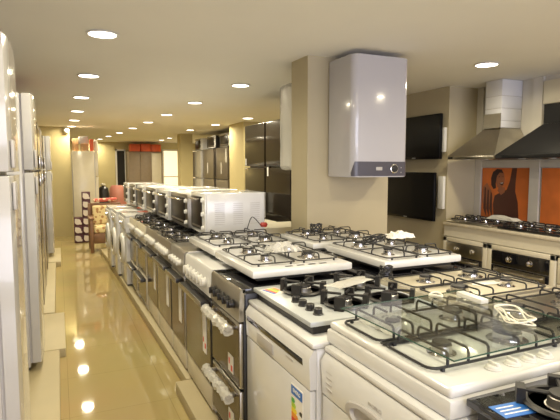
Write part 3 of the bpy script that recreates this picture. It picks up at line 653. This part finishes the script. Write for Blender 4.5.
B().lathe([(.12, 0), (.135, .05), (.135, .85), (.11, 1.0), (.05, 1.05), (0, 1.06)], n=24).put('body', 'black', t)
B().lathe([(.04, 1.061), (.06, 1.08), (.04, 1.11), (0, 1.115)], n=16).put('lid', 'cream', t)
# ------------------------------------------------------------------ boilers on the column
def boiler(label, loc, rz=0, wrapped=False):
    t = thing('gas_boiler', label, 'boiler', loc, rz)   # origin: back centre bottom, front -y
    w_, d_, h_ = .50, .345, .885; r = .05; pts = [(w_/2, 0), (-w_/2, 0)]
    for cx, a0 in ((-w_/2+r, PI), (w_/2-r, 1.5*PI)):
        for k in range(7):
            a = a0+PI/2*k/6; pts.append((cx+r*math.cos(a), -d_+r+r*math.sin(a)))
    B().prism(pts, 0, h_, bev=.006).put('casing', 'boilerw', t)
    # dark wrap-around control strip with slanted left end
    def arc(off):
        out = []
        for cx, a0 in ((-w_/2+r, PI+.5), (w_/2-r, 1.5*PI)):
            for k in range(7):
                a = a0+(PI/2-(.5 if cx < 0 else 0))*k/6; out.append((cx+(r+off)*math.cos(a), -d_+r+(r+off)*math.sin(a)))
        return out
    o_ = arc(.004); i_ = arc(-.004); bm = bmesh.new(); z0, z1 = .008, .115
    def zt(i): return z0+(z1-z0)*min(1, .25+i*.25)
    A = [[bm.verts.new((*p, z0)) for p in o_], [bm.verts.new((*p, zt(i))) for i, p in enumerate(o_)], [bm.verts.new((*p, zt(i))) for i, p in enumerate(i_)], [bm.verts.new((*p, z0)) for p in i_]]
    for a in range(4):
        for k in range(len(o_)-1): bm.faces.new((A[a][k], A[a][k+1], A[(a+1) % 4][k+1], A[(a+1) % 4][k]))
    bm.faces.new([A[a][0] for a in range(4)]); bm.faces.new([A[a][-1] for a in range(4)])
    pn = obj('control_strip', bm, 'boilerp', t)
    B().box(-.045, .01, -d_-.006, -d_-.003, .05, .075, bev=.001).put('display', 'grey_p', pn)
    kb = B().lathe([(.034, 0), (.034, -.010), (.028, -.012), (.027, -.008), (0, -.008)], (.115, -d_-.003, .062), axis='y', n=28).put('knob', 'chrome', pn)
    B().lathe([(.026, -.008), (.024, -.020), (0, -.021)], (.115, -d_-.003, .062), axis='y', n=24).put('knob_cap', 'black', kb)
    for k in range(4): B().box(.18, .186, -d_-.0055, -d_-.0035, .03+.018*k, .038+.018*k).put('print_mark', 'grey_p', pn) if k % 2 == 0 else None
    B().box(-.2, .2, 0, .012, .1, .8).put('wall_bracket', 'grey_p', t)
    return t
boiler('white wall-hung gas boiler with a dark control strip on the front of the column', (2.195, 3.380, 1.425))
t = thing('gas_boiler', 'white boiler wrapped in bubble film on the back of the column', 'boiler', (2.03, 3.69, 1.49))
B().box(-.23, .23, 0, .27, 0, .70, bev=.03).put('casing', 'plastic_w', t)
bm = bmesh.new(); box(bm, -.242, .242, .002, .282, -.012, .712, bev=.03, seg=3)
bmesh.ops.subdivide_edges(bm, edges=bm.edges[:], cuts=4, use_grid_fill=True); rnd = random.Random(5)
for v in bm.verts: v.co += Vector((rnd.uniform(-.006, .004), 0, rnd.uniform(-.006, .006)))
obj('bubble_wrap', bm, 'film', t, ang=8)
# ------------------------------------------------------------------ televisions
def tv(label, y0, y1, z0, z1, x):
    t = thing('television', label, 'television', (x, (y0+y1)/2, z0), FACE_X, 'wall televisions'); w_, h_ = y1-y0, z1-z0
    B().box(-w_/2, w_/2, 0, .035, 0, h_, bev=.005).put('bezel', 'tvblack', t)
    B().box(-w_/2+.014, w_/2-.014, -.002, 0, .03, h_-.014).put('screen', 'tvblack', t)
    B().box(-.1, .1, .035, .066, h_*.3, h_*.7).put('wall_mount', 'grey_p', t)
    B().box(-.03, .03, -.0025, -.0005, .010, .020).put('badge', 'grey_p', t)
tv('flat black television mounted higher on the wall right of the boiler', 4.10, 4.93, 1.585, 2.07, 3.72)
tv('flat black television mounted lower, beneath the other one', 4.17, 5.12, .905, 1.44, 3.72)
tag(B().box(3.755, 3.788, 4.07, 4.11, 1.66, 1.92, bev=.004).put('wall_box', 'plastic_w'), 'small white wall box beside the upper television', 'wall box')
tag(B().box(3.755, 3.788, 4.07, 4.15, 1.05, 1.40, bev=.004).put('wall_box', 'plastic_w'), 'small white wall box beside the lower television', 'wall box')
# ------------------------------------------------------------------ right wall kitchen display
t = thing('kitchen_worktop', 'cream worktop along the right wall carrying two hobs', 'worktop', (3.97, 3.0, 0))
B().box(-.23, .235, -1.1, 1.04, .885, .915, bev=.004).put('slab', 'worktop', t)
B().box(-.21, .235, -1.1, 1.04, .77, .884).put('apron', 'creampaint', t)
B().box(-.19, .235, -1.1, 1.04, 0, .06).put('plinth', 'creampaint', t)
def unit(label, y0, y1, om, knm, barm):
    w_ = y1-y0; t = thing('oven_cabinet', label, 'cabinet', (3.75, (y0+y1)/2, .062), FACE_X, 'oven cabinets under the worktop')
    B().box(-w_/2, -w_/2+.05, 0, .44, 0, .70, bev=.003).box(w_/2-.05, w_/2, 0, .44, 0, .70, bev=.003).box(-w_/2, w_/2, 0, .44, .655, .70, bev=.003).box(-w_/2, w_/2, 0, .44, 0, .08, bev=.003).put('housing', 'creampaint', t)
    o = thing('built_in_oven', label.replace('cabinet framing the', '').replace('cream ', '').strip(), 'oven', (3.752, (y0+y1)/2, .062), FACE_X, 'built-in ovens')
    a = w_/2-.055
    B().box(-a, a, .004, .42, .085, .648, bev=.002).put('body', 'steel_d', o)
    B().box(-a, a, -.006, .003, .52, .648, bev=.002).put('control_panel', om, o)
    dr = B().box(-a, a, -.008, .003, .085, .515, bev=.002).put('door', 'bglass', o)
    B().box(-a+.03, a-.03, -.010, -.0085, .45, .505).put('door_band', barm, dr)
    hb = B().tube(smoothpath([(-a+.05, -.01, .48), (-a+.06, -.045, .48), (a-.06, -.045, .48), (a-.05, -.01, .48)], 2), r=.010, n=8)
    hb.put('handle', barm, dr)
    for x in (-.10, .12): knob(o, x, -.006, .59, axis='y', m=knm, r=.024, sgn=-1)
unit('cream cabinet framing the steel oven with a mirrored panel, left under the worktop', 3.45, 4.04, 'steel', 'steel', 'steel')
unit('cream cabinet framing the black oven with two round metal knobs, right under the worktop', 2.73, 3.44, 'bglass', 'chrome', 'steel')
t = thing('drawer_cabinet', 'cream drawer cabinet at the right edge of the view under the worktop', 'cabinet', (3.76, 2.35, .062), FACE_X)
B().box(-.37, .37, .02, .44, 0, .70, bev=.003).put('body', 'creampaint', t)
for k in range(3): B().box(-.365, .365, 0, .018, .02+.225*k, .235+.225*k, bev=.003).put('drawer', 'creampaint', t)
rod_hob('stainless steel gas hob on the worktop in front of the orange poster', 3.76, 4.12, 3.42, 4.02, .916, .93+.012, tray='steel', rn=.03, r=.005, th=.025)
rod_hob('black gas hob on the worktop at the right edge of the view', 3.77, 4.12, 2.72, 3.36, .916, .93+.012, tray='bglass', rn=.03, r=.005, th=.025)
bm = lump_sheet(8, 6, .12, .36, .012, 9, .03)
o = obj('wrapped_booklet', bm, 'film', ang=15); o.location = (3.93, 3.44, .988); tag(o, 'plastic-wrapped booklet lying across the two hobs on the worktop', 'booklet')
# hoods
def hood(label, y0, y1, m, cy0, cy1, zch, chm):
    t = thing('cooker_hood', label, 'cooker hood', (4.2, 0, 1.575)); xf, xb = -.5, .0
    b = B(); b.box(xf, xb, y0, y1, 0, .035, bev=.003); b.put('canopy_band', m, t)
    bm = bmesh.new(); lo = [bm.verts.new(p) for p in ((xf, y0, .0355), (xb, y0, .0355), (xb, y1, .0355), (xf, y1, .0355))]
    hi = [bm.verts.new(p) for p in ((-.27, cy0, .305), (xb, cy0, .305), (xb, cy1, .305), (-.27, cy1, .305))]
    bm.faces.new(lo); bm.faces.new(hi)
    for k in range(4): bm.faces.new((lo[k], lo[(k+1) % 4], hi[(k+1) % 4], hi[k]))
    obj('canopy', bm, m, t)
    B().box(-.27 if chm != 'steel' else -.285, xb if chm != 'steel' else -.271, cy0, cy1, .306, zch-1.575).put('chimney', chm, t)
    B().box(xf-.003, xf, y1-.07, y1-.005, .006, .028).put('switch_panel', 'black', t)
    for y in ((y0*.7+y1*.3), (y0*.3+y1*.7)): B().lathe([(.03, 0), (.03, -.004), (0, -.004)], (-.42, y, 0), n=16).put('hood_lamp', 'plastic_w', t)
    return t
hh = hood('stainless steel pyramid cooker hood on the right wall', 3.355, 3.955, 'steel', 3.50, 3.70, 2.02, 'steel')
hood('black pyramid cooker hood at the right edge of the view', 2.60, 3.345, 'hoodblack', 2.76, 3.04, 2.05, 'hoodblack')
t = thing('duct_casing', 'white boxed duct with grey joints above the steel hood', 'duct', (4.065, 3.60, 1.883))
for k, (a, b) in enumerate(((0, .065), (.069, .185), (.189, .305), (.309, .463))): B().box(-.135, .14, -.10, .10, a, b, bev=.003).put('panel', 'duct', t)
B().box(-.132, .13, -.097, .097, .05, .33).put('joint', 'grey_p', t)
t = tag(B().box(4.17, 4.206, 2.51, 3.24, 2.09, 2.30, bev=.003).put('wall_panel', 'creampaint'), 'cream panel on the wall above the black hood', 'panel')
# posters
def poster(label, y0, y1):
    t = thing('poster', label, 'poster', (4.195, 0, .96)); B().box(0, .008, y0, y1, 0, .53).put('print', 'poster', t)
    return t
p = poster('orange advertising poster of a laughing woman with one raised arm behind the steel hob', 3.375, 3.955)
def flat(nm, pts, x, m):        # pts given as (u from left 0..1, v from bottom 0..1)
    poly = [(3.955-u*.58, v*.53) for u, v in pts]
    B().prism(poly, -x-.0006, -x, axis='x').put(nm, m, p)
flat('printed_figure', [(.30, 0), (.27, .28), (.30, .45), (.42, .52), (.56, .58), (.62, .75), (.66, 1.0), (.76, 1.0), (.74, .72), (.74, .55), (.80, .35), (.83, 0)], .0004, 'pbrown')
flat('printed_neck', [(.36, .55), (.40, .64), (.52, .62), (.52, .53), (.44, .47)], .0012, 'pskin')
flat('printed_face', [(.33, .70), (.30, .80), (.34, .92), (.42, .96), (.49, .90), (.51, .78), (.49, .66), (.42, .60), (.36, .62)], .0020, 'pskin')
flat('printed_hair', [(.22, .66), (.21, .80), (.25, .92), (.34, .98), (.44, .97), (.48, .90), (.40, .91), (.34, .84), (.32, .70), (.33, .60), (.27, .58)], .0028, 'phair')
flat('printed_mouth', [(.40, .69), (.46, .73), (.50, .71), (.46, .66)], .0028, 'phair')
flat('printed_teeth', [(.415, .70), (.46, .72), (.49, .71), (.455, .695)], .0036, 'pwhite')
flat('printed_eye', [(.37, .82), (.40, .835), (.41, .82)], .0028, 'phair'); flat('printed_eye', [(.45, .83), (.48, .84), (.485, .825)], .0028, 'phair')
flat('printed_sleeve', [(.02, .30), (.03, .62), (.12, .70), (.22, .55), (.26, .40), (.24, .30), (.12, .25)], .0004, 'pskin')
for k in range(3): flat('printed_fold', [(.05+.07*k, .18), (.07+.07*k, .62-.05*k), (.10+.07*k, .60-.05*k), (.12+.07*k, .02)], .0012, 'pbrown')
p = poster('plain dark orange advertising poster at the right edge of the view', 2.52, 3.235)
# ------------------------------------------------------------------ loose things on the hobs
t = thing('glass_sheet', 'clear greenish glass sheet lying loose on the supports of the large white hob', 'glass', (1.175, 1.19, 1.0068), .03)
B().box(-.285, .285, -.265, .255, 0, .004).put('pane', 'pane', t)
B().tube([(-.285, -.265, .002), (.285, -.265, .002), (.285, .255, .002), (-.285, .255, .002)], r=.0024, n=4, closed=True).put('edge', 'pane_edge', t)
film('plastic_bag', 'crumpled clear plastic bag on the nearer white hob by the aisle', 'plastic bag', (1.10, 2.40, 1.045), .17, .14, .03, 11, .02)
film('plastic_film', 'clear plastic film bunched under the glass sheet on the large hob', 'plastic film', (1.04, 1.33, .966), .20, .18, .02, 12, .010)
film('paper_wrapping', 'crumpled white paper wrapping on the hob in front of the column', 'wrapping', (2.00, 2.56, 1.045), .19, .12, .022, 13, .02, m='paper')
film('instruction_booklet', 'plastic-wrapped leaflet lying on the pale steel hob', 'leaflet', (1.17, 1.83, .988), .26, .09, .004, 14, .008, rz=.35, n=5)
film('paper_sheet', 'white sheet tucked under the support of the cream-topped cooker', 'paper', (1.98, 1.84, .9065), .16, .10, .002, 15, 0, m='paper', n=4)
t = thing('foam_strip', 'white foam corner strip lying on the far right part of the glass sheet', 'foam strip', (1.375, 1.325, 1.0120), 1.5)
B().box(-.065, .065, -.018, .018, 0, .018, bev=.004).put('strip', 'plastic_w', t)
pts = [(1.33+.075*math.cos(a)*(.55+.45*math.sin(2.3*a)), 1.10+.085*math.sin(a*1.1), 1.0145+.010*(1+math.sin(a*1.7))) for a in [k*.33 for k in range(48)]]
tag(B().tube(smoothpath(pts, 1), r=.0024).put('power_cable', 'wire'), 'coiled white cable lying on the right part of the glass sheet', 'cable')
pts = [(1.29+.024*math.cos(a), 1.42+.024*math.sin(a), 1.017+.004*math.sin(a*2)) for a in [k*2*PI/20 for k in range(20)]]
tag(B().tube(pts, r=.004, closed=True).put('cable_ring', 'wire'), 'small white plastic ring on the far edge of the glass sheet', 'ring')
def coil(label, c, R, h, turns=4, r=.0038, m='black'):
    pts = [(c[0]+R*math.cos(a)*(1+.12*math.sin(a*.7)), c[1]+R*.8*math.sin(a), c[2]+h*(.5+.5*math.sin(a*1.13+1))) for a in [k*2*PI*turns/(turns*16) for k in range(turns*16)]]
    return tag(B().tube(pts, r=r).put('power_cable', m), label, 'cable')
coil('black coiled cable on the hob at the column foot', (1.62, 2.98, 1.047), .04, .06, 6)
coil('black looped cable on the hob with the white wrapping', (1.70, 2.40, 1.047), .07, .05, 4)
coil('black coiled cable beside the cast supports of the pale steel hob', (1.385, 1.86, .992), .03, .045, 6)
t = thing('gas_regulator', 'dark red round knob on a bent wire behind the far white hob', 'regulator', (1.40, 3.40, 1.047))
B().lathe([(0, 0), (.022, .004), (.03, .02), (.022, .036), (0, .04)], n=16).put('knob', 'red', t)
B().tube(smoothpath([(-.02, 0, .012), (-.07, .0, .07), (-.10, 0, .09), (-.14, -.02, -.0)], 2), r=.0035).put('wire', 'black', t)
